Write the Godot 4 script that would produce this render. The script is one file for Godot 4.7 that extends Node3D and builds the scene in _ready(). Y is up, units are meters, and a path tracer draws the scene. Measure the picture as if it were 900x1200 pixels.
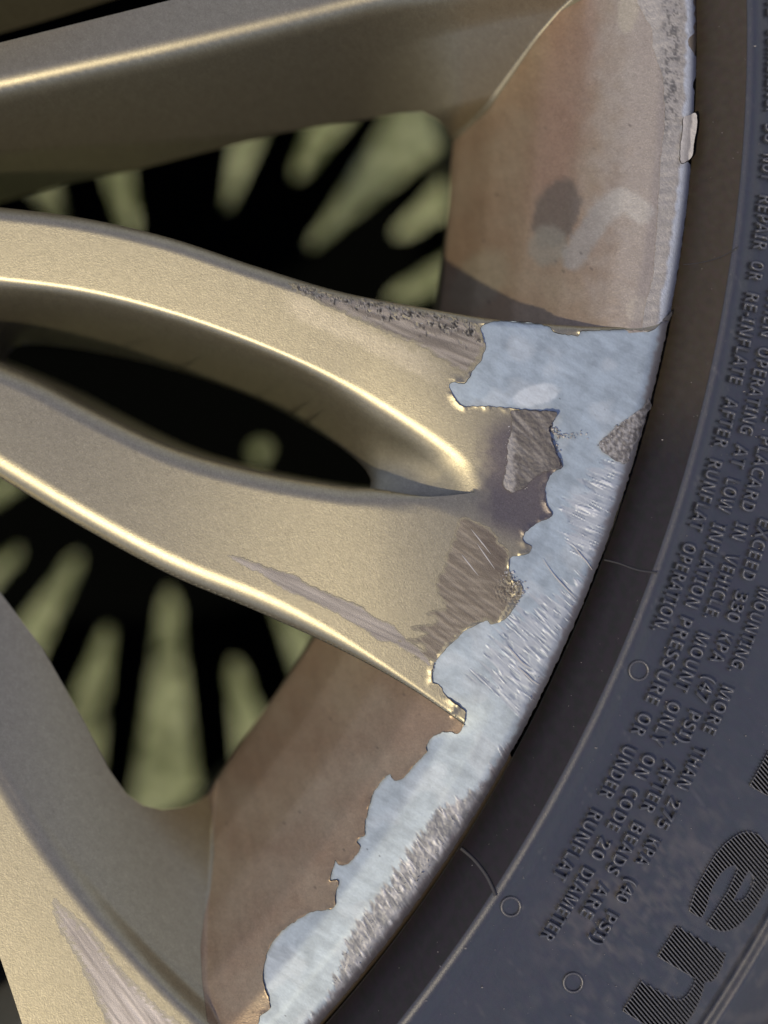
extends Node3D
# One photo pixel at the wheel's outer face is PX metres; lengths below are mostly in such units.
# The wheel lies on its back on a garden table and is seen from straight above. Wheel and table are built with the axle along z,
# face at z = 0 (depth z grows away from the viewer), and their roots are then tipped over so that the face looks up.
const PX := 0.0001547
const EYE := 1487.0            # camera distance from the wheel's face (0.23 m)
const CU := 450.0
const CV := 600.0
const EYE_Y := 0.0
const FACE := 2.3              # height of the wheel's face above the lawn
const HX := -938.0             # the axle
const HY := 35.0
const TX := -939.0             # the tyre's own centre
const TY := 52.0

var rim: Node3D
var tyre: Node3D
var noise := FastNoiseLite.new()
var noise2 := FastNoiseLite.new()
var ring_table := PackedFloat32Array()
var tyre_table := PackedFloat32Array()

# curves of the castings
var cU: Curve2D
var cB: Curve2D
var cC: Curve2D
var cW: Curve2D
var cL: Curve2D
var cT: Curve2D
var cS: Curve2D
var wall_poly: PackedVector2Array
var ST: SurfaceTool

# ---------------------------------------------------------------- helpers
func world_of(x: float, y: float, z: float) -> Vector3:
	return Vector3((x - CU) * PX, EYE_Y + (CV - y) * PX, -z * PX)

func pt(u: float, v: float, z: float) -> Vector3:
	var s := 1.0 + z / EYE
	return Vector3((u - CU) * s * PX, EYE_Y + (CV - v) * s * PX, -z * PX)

func curve(pts: Array, closed := false) -> Curve2D:
	var c := Curve2D.new()
	c.bake_interval = 3.0
	var n := pts.size()
	for i in n:
		var a: Vector2 = pts[maxi(i - 1, 0)]
		var b: Vector2 = pts[mini(i + 1, n - 1)]
		if closed:
			a = pts[(i - 1 + n) % n]
			b = pts[(i + 1) % n]
		var p: Vector2 = pts[i]
		var t := (b - a) / 6.0
		var la := (p - a).length()
		var lb := (b - p).length()
		t = t.limit_length(minf(la, lb) * 0.4 + 0.01)
		c.add_point(p, -t, t)
	if closed:
		var p0: Vector2 = pts[0]
		c.add_point(p0, c.get_point_in(0), Vector2.ZERO)
	return c

func smooth_poly(pts: Array, wobble := 0.0, sid := 0.0) -> PackedVector2Array:
	var b := curve(pts, true).get_baked_points()
	var out := PackedVector2Array()
	for i in b.size() - 1:
		var p := b[i]
		if wobble > 0.0:
			p += Vector2(noise.get_noise_2d(p.x * 9.0 + sid, p.y * 9.0), noise.get_noise_2d(p.x * 9.0, p.y * 9.0 + 500.0 + sid)) * wobble * 2.0
			p += Vector2(noise.get_noise_2d(p.x * 40.0 + sid, p.y * 40.0), noise.get_noise_2d(p.x * 40.0, p.y * 40.0 + 500.0 + sid)) * wobble
		if out.is_empty() or out[out.size() - 1].distance_to(p) > 0.4:
			out.append(p)
	return out

func dist(c: Curve2D, p: Vector2) -> float:
	return c.get_closest_point(p).distance_to(p)

func fil(d: float, r: float) -> float:
	if d >= r:
		return 0.0
	var q := r - d
	return r - sqrt(maxf(r * r - q * q, 0.0))

func soft(d: float, r: float) -> float:
	if d <= -r:
		return 0.0
	if d >= r:
		return d
	return (d + r) * (d + r) / (4.0 * r)

func smin(a: float, b: float, k: float) -> float:
	var h := clampf(0.5 + 0.5 * (b - a) / k, 0.0, 1.0)
	return lerpf(b, a, h) - k * h * (1.0 - h)

func table(pts: Array, from: float, to: float, blur: int) -> PackedFloat32Array:
	var raw := PackedFloat32Array()
	var r := from
	while r <= to:
		var z := 0.0
		for i in pts.size() - 1:
			var a: Vector2 = pts[i]
			var b: Vector2 = pts[i + 1]
			if r >= a.x and r <= b.x:
				z = lerpf(a.y, b.y, (r - a.x) / maxf(b.x - a.x, 0.001))
				break
		raw.append(z)
		r += 1.0
	for k in 2:
		var out := raw.duplicate()
		for i in raw.size():
			var s := 0.0
			var n := 0
			for j in range(maxi(0, i - blur), mini(raw.size(), i + blur + 1)):
				s += raw[j]
				n += 1
			out[i] = s / n
		raw = out
	return raw

func look(t: PackedFloat32Array, from: float, r: float) -> float:
	var f := clampf(r - from, 0.0, t.size() - 1.001)
	var i := int(f)
	return lerpf(t[i], t[i + 1], f - i)

func ring_z(r: float) -> float:
	return look(ring_table, 1380.0, r)

func tyre_z(r: float) -> float:
	return look(tyre_table, 1755.0, r)

# ---------------------------------------------------------------- depth of the castings
func h_ring(u: float, v: float) -> float:
	var z := 0.0
	for k in 6:
		var s := 1.0 + z / EYE
		var x := CU + (u - CU) * s - HX
		var y := CV + (v - CV) * s - HY
		z = ring_z(sqrt(x * x + y * y))
	return z

func on_tyre(u: float, v: float, off: float) -> Vector3:
	var z := 0.0
	for k in 6:
		var s := 1.0 + z / EYE
		var x := CU + (u - CU) * s - TX
		var y := CV + (v - CV) * s - TY
		z = tyre_z(sqrt(x * x + y * y)) - off
	return pt(u, v, z)

func h_mid(u: float, v: float, window := true) -> float:
	var p := Vector2(u, v)
	var r0 := sqrt((u - HX) * (u - HX) + (v - HY) * (v - HY))
	var dU := dist(cU, p)
	var dB := dist(cB, p)
	var fade := 1.0 - smoothstep(400.0, 610.0, u)
	var side := smoothstep(-35.0, 35.0, v - (410.0 + 0.3036 * u))
	var z := 0.025 * soft(1540.0 - r0, 60.0)
	z += lerpf(fade * 0.11 * minf(dU, 200.0), lerpf(0.08, -0.035, smoothstep(60.0, 460.0, u)) * minf(dB, 200.0) * smoothstep(680.0, 440.0, u), side)
	z += fil(dU, lerpf(17.0, 7.0, smoothstep(350.0, 640.0, u))) * 0.9
	z += fil(dB, lerpf(26.0, 5.0, smoothstep(300.0, 530.0, u))) * 0.8
	if r0 > 1722.0:
		z += ring_z(r0)
	var dC := dist(cC, p)
	if dC < 90.0:
		var inside := window and Geometry2D.is_point_in_polygon(p, wall_poly)
		if inside:
			var dW := dist(cW, p)
			z += soft(dC, 16.0) * lerpf(190.0, 75.0, smoothstep(320.0, 445.0, u)) / maxf(dC + dW, 20.0)
		elif dC < 16.0:
			var dW := dist(cW, p)
			z += soft(-dC, 16.0) * lerpf(190.0, 75.0, smoothstep(320.0, 445.0, u)) / maxf(dW, 20.0)
	return z

var tear: Curve2D

func curl(u: float, v: float) -> float:
	var d := dist(tear, V(u, v))
	if d > 9.0:
		return 0.0
	var k := smoothstep(-0.25, 0.35, nz(u, v, 3.5))
	return k * 1.4 * (1.0 - d / 9.0) * (1.0 - d / 9.0)

func h_spoke(u: float, v: float) -> float:
	return h_mid(u, v) - (curl(u, v) if u > 480.0 else 0.0)

func h_pocket(u: float, v: float) -> float:
	return h_bot(u, v) - curl(u, v)

func h_low(u: float, v: float) -> float:        # the lower arm: rounded also where it meets the oval window
	var z := h_mid(u, v, false)
	var dL := dist(cL, Vector2(u, v))
	z += fil(dL, 24.0) * 0.9 * (1.0 - smoothstep(400.0, 520.0, u))
	return z

func h_top(u: float, v: float) -> float:
	var p := Vector2(u, v)
	var q := cT.get_closest_point(p)
	var d := q.distance_to(p)
	if p.y < q.y:
		d = -d
	var z := 14.0 + 0.05 * maxf(0.0, 1300.0 - Vector2(u - HX, v - HY).length()) * 0.5
	if d < 0.0:
		z += -d * 0.16
	var brk := 73.0 + 0.15 * u
	var w := smoothstep(420.0, 545.0, u)
	z += soft(d, 19.0) * lerpf(1.55, 0.92, w) + soft(d - brk, 6.0) * 1.5 * (1.0 - w) + (1.2 * soft(d - 150.0, 12.0) + 9.0 * smoothstep(15.0, 60.0, d)) * w
	z -= 16.0 * smoothstep(350.0, 640.0, u)
	return smin(z, h_ring(u, v), 2.5)

func h_bot(u: float, v: float) -> float:
	var p := Vector2(u, v)
	var q := cS.get_closest_point(p)
	var d := q.distance_to(p)
	if (p - q).dot(Vector2(0.78, -0.62)) < 0.0:
		d = -d
	var z := 0.06 * maxf(0.0, 1640.0 - Vector2(u - HX, v - HY).length())
	if d < 0.0:
		z += d * 0.11
	var w := smoothstep(0.0, 235.0, u)
	z += soft(d, 14.0) * lerpf(0.5, 0.74, w) + 10.0 * w * smoothstep(-6.0, 20.0, d) + 0.4 * soft(d - 140.0, 30.0) * w
	return smin(z, h_ring(u, v), 3.0)

func h_bare(u: float, v: float) -> float:
	var w := smoothstep(812.0, 868.0, v)
	if w <= 0.0:
		return h_mid(u, v)
	if w >= 1.0:
		return h_ring(u, v)
	return lerpf(h_mid(u, v), h_ring(u, v), w)

# ---------------------------------------------------------------- a sheet of surface, cut to an outline
func cells_on(poly: PackedVector2Array, c: float, marks: Dictionary, bit: int) -> void:
	for i in poly.size():
		var a := poly[i]
		var b := poly[(i + 1) % poly.size()]
		var n := int(ceil(a.distance_to(b) / (c * 0.22))) + 1
		for k in n + 1:
			var p := a.lerp(b, float(k) / n)
			var key := Vector2i(int(floor(p.x / c)), int(floor(p.y / c)))
			marks[key] = int(marks.get(key, 0)) | bit

func sheet(poly: PackedVector2Array, holes: Array, c: float, h: Callable, tint: Callable, off: float, into: Array) -> void:
	# into = [positions, normals, colours, indices, dictionary]
	var lo := poly[0]
	var hi := poly[0]
	for p in poly:
		lo = lo.min(p)
		hi = hi.max(p)
	var marks := {}
	cells_on(poly, c, marks, 1)
	for k in holes.size():
		cells_on(holes[k], c, marks, 2 << k)
	var ids := {}
	for j in range(int(floor(lo.y / c)), int(floor(hi.y / c)) + 1):
		var last := -1                      # cached inside test along the row
		for i in range(int(floor(lo.x / c)), int(floor(hi.x / c)) + 1):
			var m: int = marks.get(Vector2i(i, j), 0)
			var x := i * c
			var y := j * c
			if m == 0:
				if last < 0:
					var mid := Vector2(x + c * 0.5, y + c * 0.5)
					last = 1 if Geometry2D.is_point_in_polygon(mid, poly) else 0
					for hole in holes:
						if last == 1 and Geometry2D.is_point_in_polygon(mid, hole):
							last = 0
				if last == 0:
					continue
				var a := vert(x, y, h, tint, off, into, ids)
				var b := vert(x + c, y, h, tint, off, into, ids)
				var d := vert(x + c, y + c, h, tint, off, into, ids)
				var e := vert(x, y + c, h, tint, off, into, ids)
				into[3].append_array([a, b, d, a, d, e])
				continue
			last = -1
			var pieces: Array = [PackedVector2Array([Vector2(x, y), Vector2(x + c, y), Vector2(x + c, y + c), Vector2(x, y + c)])]
			if m & 1:
				pieces = Geometry2D.intersect_polygons(pieces[0], poly)
			elif not Geometry2D.is_point_in_polygon(Vector2(x + c * 0.5, y + c * 0.5), poly):
				continue
			for k in holes.size():
				var left: Array = []
				for piece in pieces:
					if m & (2 << k):
						left.append_array(Geometry2D.clip_polygons(piece, holes[k]))
					elif not Geometry2D.is_point_in_polygon(Vector2(x + c * 0.5, y + c * 0.5), holes[k]):
						left.append(piece)
				pieces = left
			for piece in pieces:
				if Geometry2D.is_polygon_clockwise(piece) and pieces.size() > 1 and m > 1 and false:
					continue
				var t := Geometry2D.triangulate_polygon(piece)
				var k := 0
				while k + 2 < t.size():
					var p0: Vector2 = piece[t[k]]
					var p1: Vector2 = piece[t[k + 1]]
					var p2: Vector2 = piece[t[k + 2]]
					k += 3
					var area := (p1 - p0).cross(p2 - p0)
					if absf(area) < 0.0005:
						continue
					var ia := vert(p0.x, p0.y, h, tint, off, into, ids)
					var ib := vert(p1.x, p1.y, h, tint, off, into, ids)
					var ic := vert(p2.x, p2.y, h, tint, off, into, ids)
					into[3].append_array([ia, ib, ic] if area > 0.0 else [ia, ic, ib])

func vert(x: float, y: float, h: Callable, tint: Callable, off: float, into: Array, ids: Dictionary) -> int:
	var key := Vector2i(roundi(x * 32.0), roundi(y * 32.0))
	var got = ids.get(key)
	if got != null:
		return got
	var e := 0.8
	var z: float = h.call(x, y)
	var zx: float = h.call(x + e, y)
	var zy: float = h.call(x, y + e)
	var p := pt(x, y, z)
	var n := (pt(x, y + e, zy) - p).cross(pt(x + e, y, zx) - p).normalized()
	if n.z < 0.0:
		n = -n
	into[0].append(pt(x, y, z - off))
	into[1].append(n)
	into[2].append(tint.call(x, y) if tint.is_valid() else Color.WHITE)
	var id: int = into[0].size() - 1
	ids[key] = id
	return id

func fresh() -> Array:
	return [PackedVector3Array(), PackedVector3Array(), PackedColorArray(), PackedInt32Array(), {}]

func skirt(poly: PackedVector2Array, h: Callable, up: float, deep: float, slide: float, col: Color, into: Array, closed := true) -> void:
	# a narrow wall along an outline: from «up» above the surface to «deep» below, its foot moved inwards by «slide»
	var n := poly.size()
	var turn := -1.0 if Geometry2D.is_polygon_clockwise(poly) else 1.0
	var base: int = into[0].size()
	var cnt := 0
	for i in n + (1 if closed else 0):
		var p := poly[i % n]
		var a := poly[(i - 1 + n) % n] if closed or i > 0 else p
		var b := poly[(i + 1) % n] if closed or i < n - 1 else p
		var t := (b - a).normalized()
		var inw := Vector2(-t.y, t.x) * turn
		var z: float = h.call(p.x, p.y)
		var top := pt(p.x, p.y, z - up)
		var q := p + inw * slide
		var foot := pt(q.x, q.y, z)
		foot = Vector3(top.x, top.y, 0.0) + Vector3(inw.x, -inw.y, 0) * slide * PX
		foot.z = -(z + deep) * PX
		var nn := Vector3(inw.x, -inw.y, 0.25).normalized()
		into[0].append(top)
		into[0].append(foot)
		into[1].append(nn)
		into[1].append(nn)
		into[2].append(col)
		into[2].append(col)
		if cnt > 0:
			var k := base + cnt * 2
			into[3].append_array([k - 2, k, k + 1, k - 2, k + 1, k - 1])
		cnt += 1

func done(called: String, into: Array, m: Material, parent: Node) -> MeshInstance3D:
	# every face is wound so that it looks the way its normals do
	var pos: PackedVector3Array = into[0]
	var nor: PackedVector3Array = into[1]
	var idx: PackedInt32Array = into[3]
	for i in range(0, idx.size() - 2, 3):
		var ia := idx[i]
		var ib := idx[i + 1]
		var ic := idx[i + 2]
		if (pos[ic] - pos[ia]).cross(pos[ib] - pos[ia]).dot(nor[ia] + nor[ib] + nor[ic]) < 0.0:
			idx[i + 1] = ic
			idx[i + 2] = ib
	into[3] = idx
	var arr := []
	arr.resize(Mesh.ARRAY_MAX)
	arr[Mesh.ARRAY_VERTEX] = into[0]
	arr[Mesh.ARRAY_NORMAL] = into[1]
	arr[Mesh.ARRAY_COLOR] = into[2]
	arr[Mesh.ARRAY_INDEX] = into[3]
	var am := ArrayMesh.new()
	am.add_surface_from_arrays(Mesh.PRIMITIVE_TRIANGLES, arr)
	am.surface_set_material(0, m)
	var o := MeshInstance3D.new()
	o.name = called
	o.mesh = am
	parent.add_child(o, true)
	return o

func lathe(prof: Array, thetas: PackedFloat32Array, cx: float, cy: float, tint: Callable, into: Array) -> void:
	var n := prof.size()
	var base: int = into[0].size()
	for ti in thetas.size():
		var th := thetas[ti]
		var cs := cos(th)
		var sn := sin(th)
		for i in n:
			var p: Vector2 = prof[i]
			var a: Vector2 = prof[maxi(i - 1, 0)]
			var b: Vector2 = prof[mini(i + 1, n - 1)]
			var t := (b - a).normalized()
			var nr := Vector2(t.y, -t.x)       # (radial, depth)
			into[0].append(world_of(cx + p.x * cs, cy + p.x * sn, p.y))
			into[1].append(Vector3(nr.x * cs, -nr.x * sn, -nr.y))
			into[2].append(tint.call(cx + p.x * cs, cy + p.x * sn) if tint.is_valid() else Color.WHITE)
			if ti > 0 and i > 0:
				var k := base + ti * n + i
				into[3].append_array([k - n - 1, k - n, k, k - n - 1, k, k - 1])

func thetas(fine: float, a0: float, a1: float, coarse: float) -> PackedFloat32Array:
	var out := PackedFloat32Array()
	var t := a0
	while t < a1:
		out.append(deg_to_rad(t))
		t += fine
	t = a1
	while t < a0 + 360.0 - 0.01:
		out.append(deg_to_rad(t))
		t += coarse
	out.append(deg_to_rad(a0 + 360.0))
	return out

func prism(poly: PackedVector2Array, z0: float, z1: float, into: Array) -> void:
	# a flat plate of real (x, y) outline between two depths
	var t := Geometry2D.triangulate_polygon(poly)
	var base: int = into[0].size()
	for side in 2:
		for p in poly:
			into[0].append(world_of(p.x, p.y, z0 if side == 0 else z1))
			into[1].append(Vector3(0, 0, 1 if side == 0 else -1))
			into[2].append(Color.WHITE)
	for i in t.size() / 3:
		into[3].append_array([base + t[i * 3], base + t[i * 3 + 1], base + t[i * 3 + 2]])
		into[3].append_array([base + poly.size() + t[i * 3], base + poly.size() + t[i * 3 + 2], base + poly.size() + t[i * 3 + 1]])
	var turn := -1.0 if Geometry2D.is_polygon_clockwise(poly) else 1.0
	for i in poly.size():
		var a := poly[i]
		var b := poly[(i + 1) % poly.size()]
		var d := (b - a).normalized()
		var nn := Vector3(d.y, d.x, 0) * turn
		var k: int = into[0].size()
		into[0].append_array([world_of(a.x, a.y, z0), world_of(b.x, b.y, z0), world_of(b.x, b.y, z1), world_of(a.x, a.y, z1)])
		for q in 4:
			into[1].append(nn)
			into[2].append(Color.WHITE)
		into[3].append_array([k, k + 1, k + 2, k, k + 2, k + 3])

func V(x: float, y: float) -> Vector2:
	return Vector2(x, y)

func lip_arc(r: float, v0: float, v1: float, step := 4.0) -> PackedVector2Array:
	# points of the lip's edge from height v0 to v1 in the wheel's plane
	var out := PackedVector2Array()
	var n := int(absf(v1 - v0) / step) + 1
	for i in n + 1:
		var v := lerpf(v0, v1, float(i) / n)
		out.append(Vector2(HX + sqrt(r * r - (v - HY) * (v - HY)), v))
	return out

# ---------------------------------------------------------------- materials
func tex(n: FastNoiseLite, size: int, as_normal: float = 0.0) -> ImageTexture:
	var im := n.get_seamless_image(size, size)
	if as_normal > 0.0:
		im.convert(Image.FORMAT_RGBA8)
		im.bump_map_to_normal_map(as_normal)
	return ImageTexture.create_from_image(im)

func clear_sky(sun_from: Vector3) -> ImageTexture:
	# a clear sky: deep overhead, paler and a little warm in the haze on the sun's side
	var im := Image.create(512, 256, false, Image.FORMAT_RGBF)
	var cn := fnoise(FastNoiseLite.TYPE_SIMPLEX_SMOOTH, 0.012, 5, 77)
	for y in 256:
		var el := PI * (0.5 - (y + 0.5) / 256.0)
		for x in 512:
			var az := TAU * (x + 0.5) / 512.0 - PI
			var d := Vector3(sin(az) * cos(el), sin(el), -cos(az) * cos(el))
			var h := pow(clampf(1.0 - sin(maxf(el, 0.0)), 0.0, 1.0), 1.5)
			var near := smoothstep(-0.6, 1.0, d.dot(sun_from))
			var c := Color(0.11, 0.145, 0.40).lerp(Color(0.36, 0.48, 0.74), h)
			c = c.lerp(Color(0.95, 0.86, 0.70), near * (0.06 + 0.60 * h))
			# scattered clouds, and one bright unseen cloud added for glints on edges
			var q := d / maxf(d.y + 0.25, 0.05)
			var cl := cn.get_noise_2d(q.x * 60.0, q.z * 60.0) + 0.7 * smoothstep(0.955, 0.99, d.dot(Vector3(0.33, 0.90, -0.29).normalized())) - 0.3
			c = c.lerp(Color(1.05, 1.06, 1.10), smoothstep(0.0, 0.35, cl) * 0.9 * smoothstep(0.0, 0.12, el))
			if el < 0.0:
				c = Color(0.16, 0.125, 0.10)
			im.set_pixel(x, y, c)
	return ImageTexture.create_from_image(im)

func fleck_texture() -> ImageTexture:
	var im := fnoise(FastNoiseLite.TYPE_VALUE, 0.45, 2, 17).get_seamless_image(512, 512)
	im.convert(Image.FORMAT_RGBA8)
	for y in 512:
		for x in 512:
			var q := im.get_pixel(x, y).r
			var k := 0.90 + 0.14 * (q - 0.5)
			if q > 0.78:
				k = 1.0
			elif q < 0.2:
				k = 0.80
			im.set_pixel(x, y, Color(k, k, k))
	return ImageTexture.create_from_image(im)

func fnoise(kind: int, freq: float, oct: int, sd: int) -> FastNoiseLite:
	var n := FastNoiseLite.new()
	n.noise_type = kind
	n.frequency = freq
	n.fractal_octaves = oct
	n.seed = sd
	return n

func mat(called: String, metal: float, rough: float, grain: Texture2D, bump: float, scale: float, rough_map: Texture2D = null) -> StandardMaterial3D:
	var m := StandardMaterial3D.new()
	m.resource_name = called
	m.vertex_color_use_as_albedo = true
	m.metallic = metal
	m.roughness = rough
	m.uv1_triplanar = true
	m.uv1_scale = Vector3.ONE * scale
	if grain:
		m.normal_enabled = true
		m.normal_texture = grain
		m.normal_scale = bump
	if rough_map:
		m.roughness_texture = rough_map
		m.roughness_texture_channel = BaseMaterial3D.TEXTURE_CHANNEL_RED
	return m

func nz(x: float, y: float, f: float) -> float:
	return noise.get_noise_2d(x * f, y * f)

func gray(c: Color, k: float) -> Color:
	return Color(c.r * k, c.g * k, c.b * k)

# ---------------------------------------------------------------- tints (colours of paint, metal and wear; the pockets carry some shade)
const GOLD := Color(0.465, 0.425, 0.298)
const BROWNED := Color(0.40, 0.29, 0.21)
const PRIMER := Color(0.235, 0.21, 0.195)
const METAL := Color(0.43, 0.50, 0.53)

func speck(u: float, v: float) -> float:
	return 1.0 + 0.10 * nz(u, v, 60.0) + 0.05 * nz(u, v, 6.0)

func t_mid(u: float, v: float) -> Color:
	var c := GOLD
	var p := V(u, v)
	# pale rubbed streak beside the upper scrape
	var a := smoothstep(20.0, 6.0, absf((v - 342.0) - (u - 340.0) * 0.47 - 14.0 + 6.0 * nz(u, v, 4.0)))
	a *= smoothstep(325.0, 350.0, u) * smoothstep(530.0, 480.0, u)
	c = c.lerp(Color(0.66, 0.60, 0.45), a * 0.55)
	# primer showing at the end of the oval window
	var q := smoothstep(548.0, 588.0, u + 9.0 * nz(u, v, 5.0)) * smoothstep(478.0, 520.0, v + 0.25 * (u - 580.0))
	q *= smoothstep(640.0, 596.0, v - 0.4 * (u - 580.0))
	c = c.lerp(PRIMER, clampf(q * 1.1, 0.0, 1.0))
	return gray(c, speck(u, v))

func t_arm(u: float, v: float) -> Color:
	return gray(GOLD, speck(u, v))

func ell(u: float, v: float, cx: float, cy: float, rx: float, ry: float, ang: float, edge: float) -> float:
	var d := V(u - cx, v - cy).rotated(-ang)
	var q := sqrt(d.x * d.x / (rx * rx) + d.y * d.y / (ry * ry)) + 0.10 * nz(u, v, 8.0)
	return smoothstep(1.0 + edge, 1.0 - edge, q)

func t_pocket(u: float, v: float) -> Color:
	var c := Color(0.405, 0.325, 0.22).lerp(Color(0.35, 0.255, 0.165), clampf(0.5 + 0.7 * nz(u, v, 1.1) + 0.22 * nz(u, v, 5.0), 0.0, 1.0))  # dusty gold browned: its unlit tone put into the colour, paler toward the lip
	c = gray(c, 1.0 + 0.10 * along(u, v, 1.35, 40.0, 5.0))
	if v < 420.0:
		c = c.lerp(Color(0.56, 0.51, 0.43), 0.75 * smoothstep(665.0, 750.0, u + 20.0 * nz(u, v, 3.0)))
		c = c.lerp(Color(0.42, 0.27, 0.20), 0.5 * smoothstep(45.0, 10.0, absf(u - 655.0 + 0.12 * (v - 150.0))) * smoothstep(330.0, 200.0, v))
		c = c.lerp(Color(0.13, 0.125, 0.11), 0.65 * ell(u, v, 652.0, 250.0, 26.0, 42.0, 0.35, 0.14))
		c = c.lerp(Color(0.36, 0.34, 0.27), 0.7 * ell(u, v, 642.0, 288.0, 22.0, 24.0, 0.5, 0.2))
		var sm := 99.0
		var bend: Array = [V(672, 302), V(688, 276), V(708, 246), V(730, 234), V(752, 248)]
		for i in 4:
			sm = minf(sm, Geometry2D.get_closest_point_to_segment(V(u, v), bend[i], bend[i + 1]).distance_to(V(u, v)))
		c = c.lerp(Color(0.42, 0.41, 0.36).lerp(Color(0.70, 0.67, 0.56), smoothstep(690.0, 735.0, u)), 0.85 * 0.8 * smoothstep(18.0, 10.0, sm + 2.5 * nz(u, v, 8.0)))
		c = c.lerp(Color(0.40, 0.36, 0.25), 0.6 * ell(u, v, 560.0, 330.0, 26.0, 44.0, 0.7, 0.25))
		c = c.lerp(Color(0.62, 0.56, 0.42), 0.8 * ell(u, v, 736.0, 12.0, 12.0, 26.0, 0.15, 0.06))
		c = c.lerp(Color(0.62, 0.56, 0.44), 0.7 * ell(u, v, 748.0, 362.0, 16.0, 13.0, -0.6, 0.1))
	else:
		c = c.lerp(Color(0.45, 0.33, 0.22), 0.6 * smoothstep(60.0, 10.0, V(u - 500.0, v - 850.0).length()))
	var spk := smoothstep(0.72, 0.8, nz(u, v, 30.0))
	c = c.lerp(Color(0.08, 0.07, 0.06), spk * 0.6)
	return gray(c, speck(u, v))

func t_bare(u: float, v: float) -> Color:
	var c := METAL
	var b := nz(u, v, 2.2) * 0.7 + nz(u + 300.0, v, 5.0) * 0.3
	c = c.lerp(Color(0.36, 0.435, 0.49), smoothstep(860.0, 640.0, v))
	c = gray(c, 1.0 + 0.12 * b)
	c = c.lerp(Color(0.66, 0.70, 0.70), 0.22 * smoothstep(0.0, 0.4, nz(u + 900.0, v + 200.0, 1.6) + 0.08 * nz(u, v, 9.0)))
	c = c.lerp(Color(0.66, 0.72, 0.74), 0.6 * ell(u, v, 628.0, 463.0, 28.0, 12.0, -0.25, 0.15))
	c = gray(c, 1.0 - 0.13 * smoothstep(-0.1, 0.45, nz(u + 70.0, v + 410.0, 2.8) + 0.25 * nz(u, v, 9.0)))
	var line := noise2.get_noise_2d((u + v * 0.7) * 1.2, (v - u * 0.7) * 14.0)
	c = gray(c, 1.0 + 0.14 * line + 0.12 * nz(u, v, 55.0) + 0.08 * along(u, v, 0.35, 60.0, 2.0))
	c = c.lerp(Color(0.05, 0.05, 0.06), 0.75 * smoothstep(0.80, 0.84, nz(u, v, 22.0)))
	# ground-in scratches along the lip
	var g := gouged(u, v)
	if g > 0.0:
		var s := streaks(u, v)
		var th := rad_to_deg(atan2(v - HY, u - HX))
		var low := smoothstep(28.0, 30.0, th)
		var worn := Color(0.30, 0.33, 0.37).lerp(Color(0.78, 0.80, 0.80), smoothstep(-0.30, 0.50, s))
		worn = gray(worn, 1.0 - 0.35 * smoothstep(-0.1, 0.3, nz(u + 50.0, v, 7.0)) * low)
		worn = worn.lerp(Color(0.20, 0.195, 0.19).lerp(Color(0.62, 0.61, 0.59), smoothstep(-0.35, 0.55, s + 0.3 * nz(u, v, 4.0))), low)
		c = c.lerp(worn, g * lerpf(0.6, 0.85, low))
	var r := V(u - HX, v - HY).length()
	c = c.lerp(Color(0.24, 0.22, 0.23), 0.8 * smoothstep(1744.0, 1750.0, r + 4.0 * nz(u, v, 7.0)))
	return c

func gouged(u: float, v: float) -> float:
	# how far a place lies in the band that was dragged along the kerb
	var r := V(u - HX, v - HY).length()
	var th := rad_to_deg(atan2(v - HY, u - HX))
	var d := V(u, v).rotated(-scratch_angle(th))
	var jag := noise2.get_noise_2d(d.x * 1.0, d.y * 16.0)
	var w := 0.0
	var q := 1.0
	if th > 16.0 and th < 21.2:
		w = 50.0 * smoothstep(16.2, 17.6, th) * smoothstep(21.2, 20.4, th) + 34.0 * jag
		q = smoothstep(1752.0, 1744.0, r)
	elif th >= 21.2 and th < 27.6:
		w = 70.0 * smoothstep(20.8, 24.0, th) * smoothstep(27.7, 26.9, th) + 46.0 * jag
		q = smoothstep(1754.0, 1748.0, r)
	elif th >= 28.6 and th < 44.0:
		w = 12.0 + 30.0 * smoothstep(30.3, 32.6, th) * smoothstep(41.0, 37.6, th) + 13.0 * jag
	return smoothstep(1754.0 - w - 2.0, 1754.0 - w + 5.0, r) * q if w > 3.0 else 0.0

func scratch_angle(th: float) -> float:
	return 0.42 if th < 21.2 else 0.72 if th < 28.2 else 1.02

func along(u: float, v: float, ang: float, length: float, width: float) -> float:
	# noise drawn out along a direction
	var d := V(u, v).rotated(-ang)
	return noise2.get_noise_2d(d.x * 50.0 / length, d.y * 50.0 / width)

func streaks(u: float, v: float) -> float:
	var a := scratch_angle(rad_to_deg(atan2(v - HY, u - HX)))
	var n := along(u, v, a, 40.0, 4.2)
	var ridge := smoothstep(0.16, 0.0, absf(n)) - 0.4
	return (ridge * 0.9 + 0.5 * along(u + 40.0, v, a + 0.05, 22.0, 2.2)) * (0.12 + 0.88 * smoothstep(-0.12, 0.25, nz(u, v, 5.0)))

func d_bare(u: float, v: float) -> float:
	var z := h_bare(u, v)
	z -= 0.05 * nz(u, v, 9.0) + 0.02 * along(u, v, 0.9, 40.0, 3.0)
	var g := gouged(u, v)
	if g > 0.0:
		z -= lerpf(1.0, 0.6, smoothstep(28.0, 30.0, rad_to_deg(atan2(v - HY, u - HX)))) * g * streaks(u, v)
		z -= 0.45 * g * smoothstep(28.0, 30.0, rad_to_deg(atan2(v - HY, u - HX))) * nz(u, v, 13.0)
	return z

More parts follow.
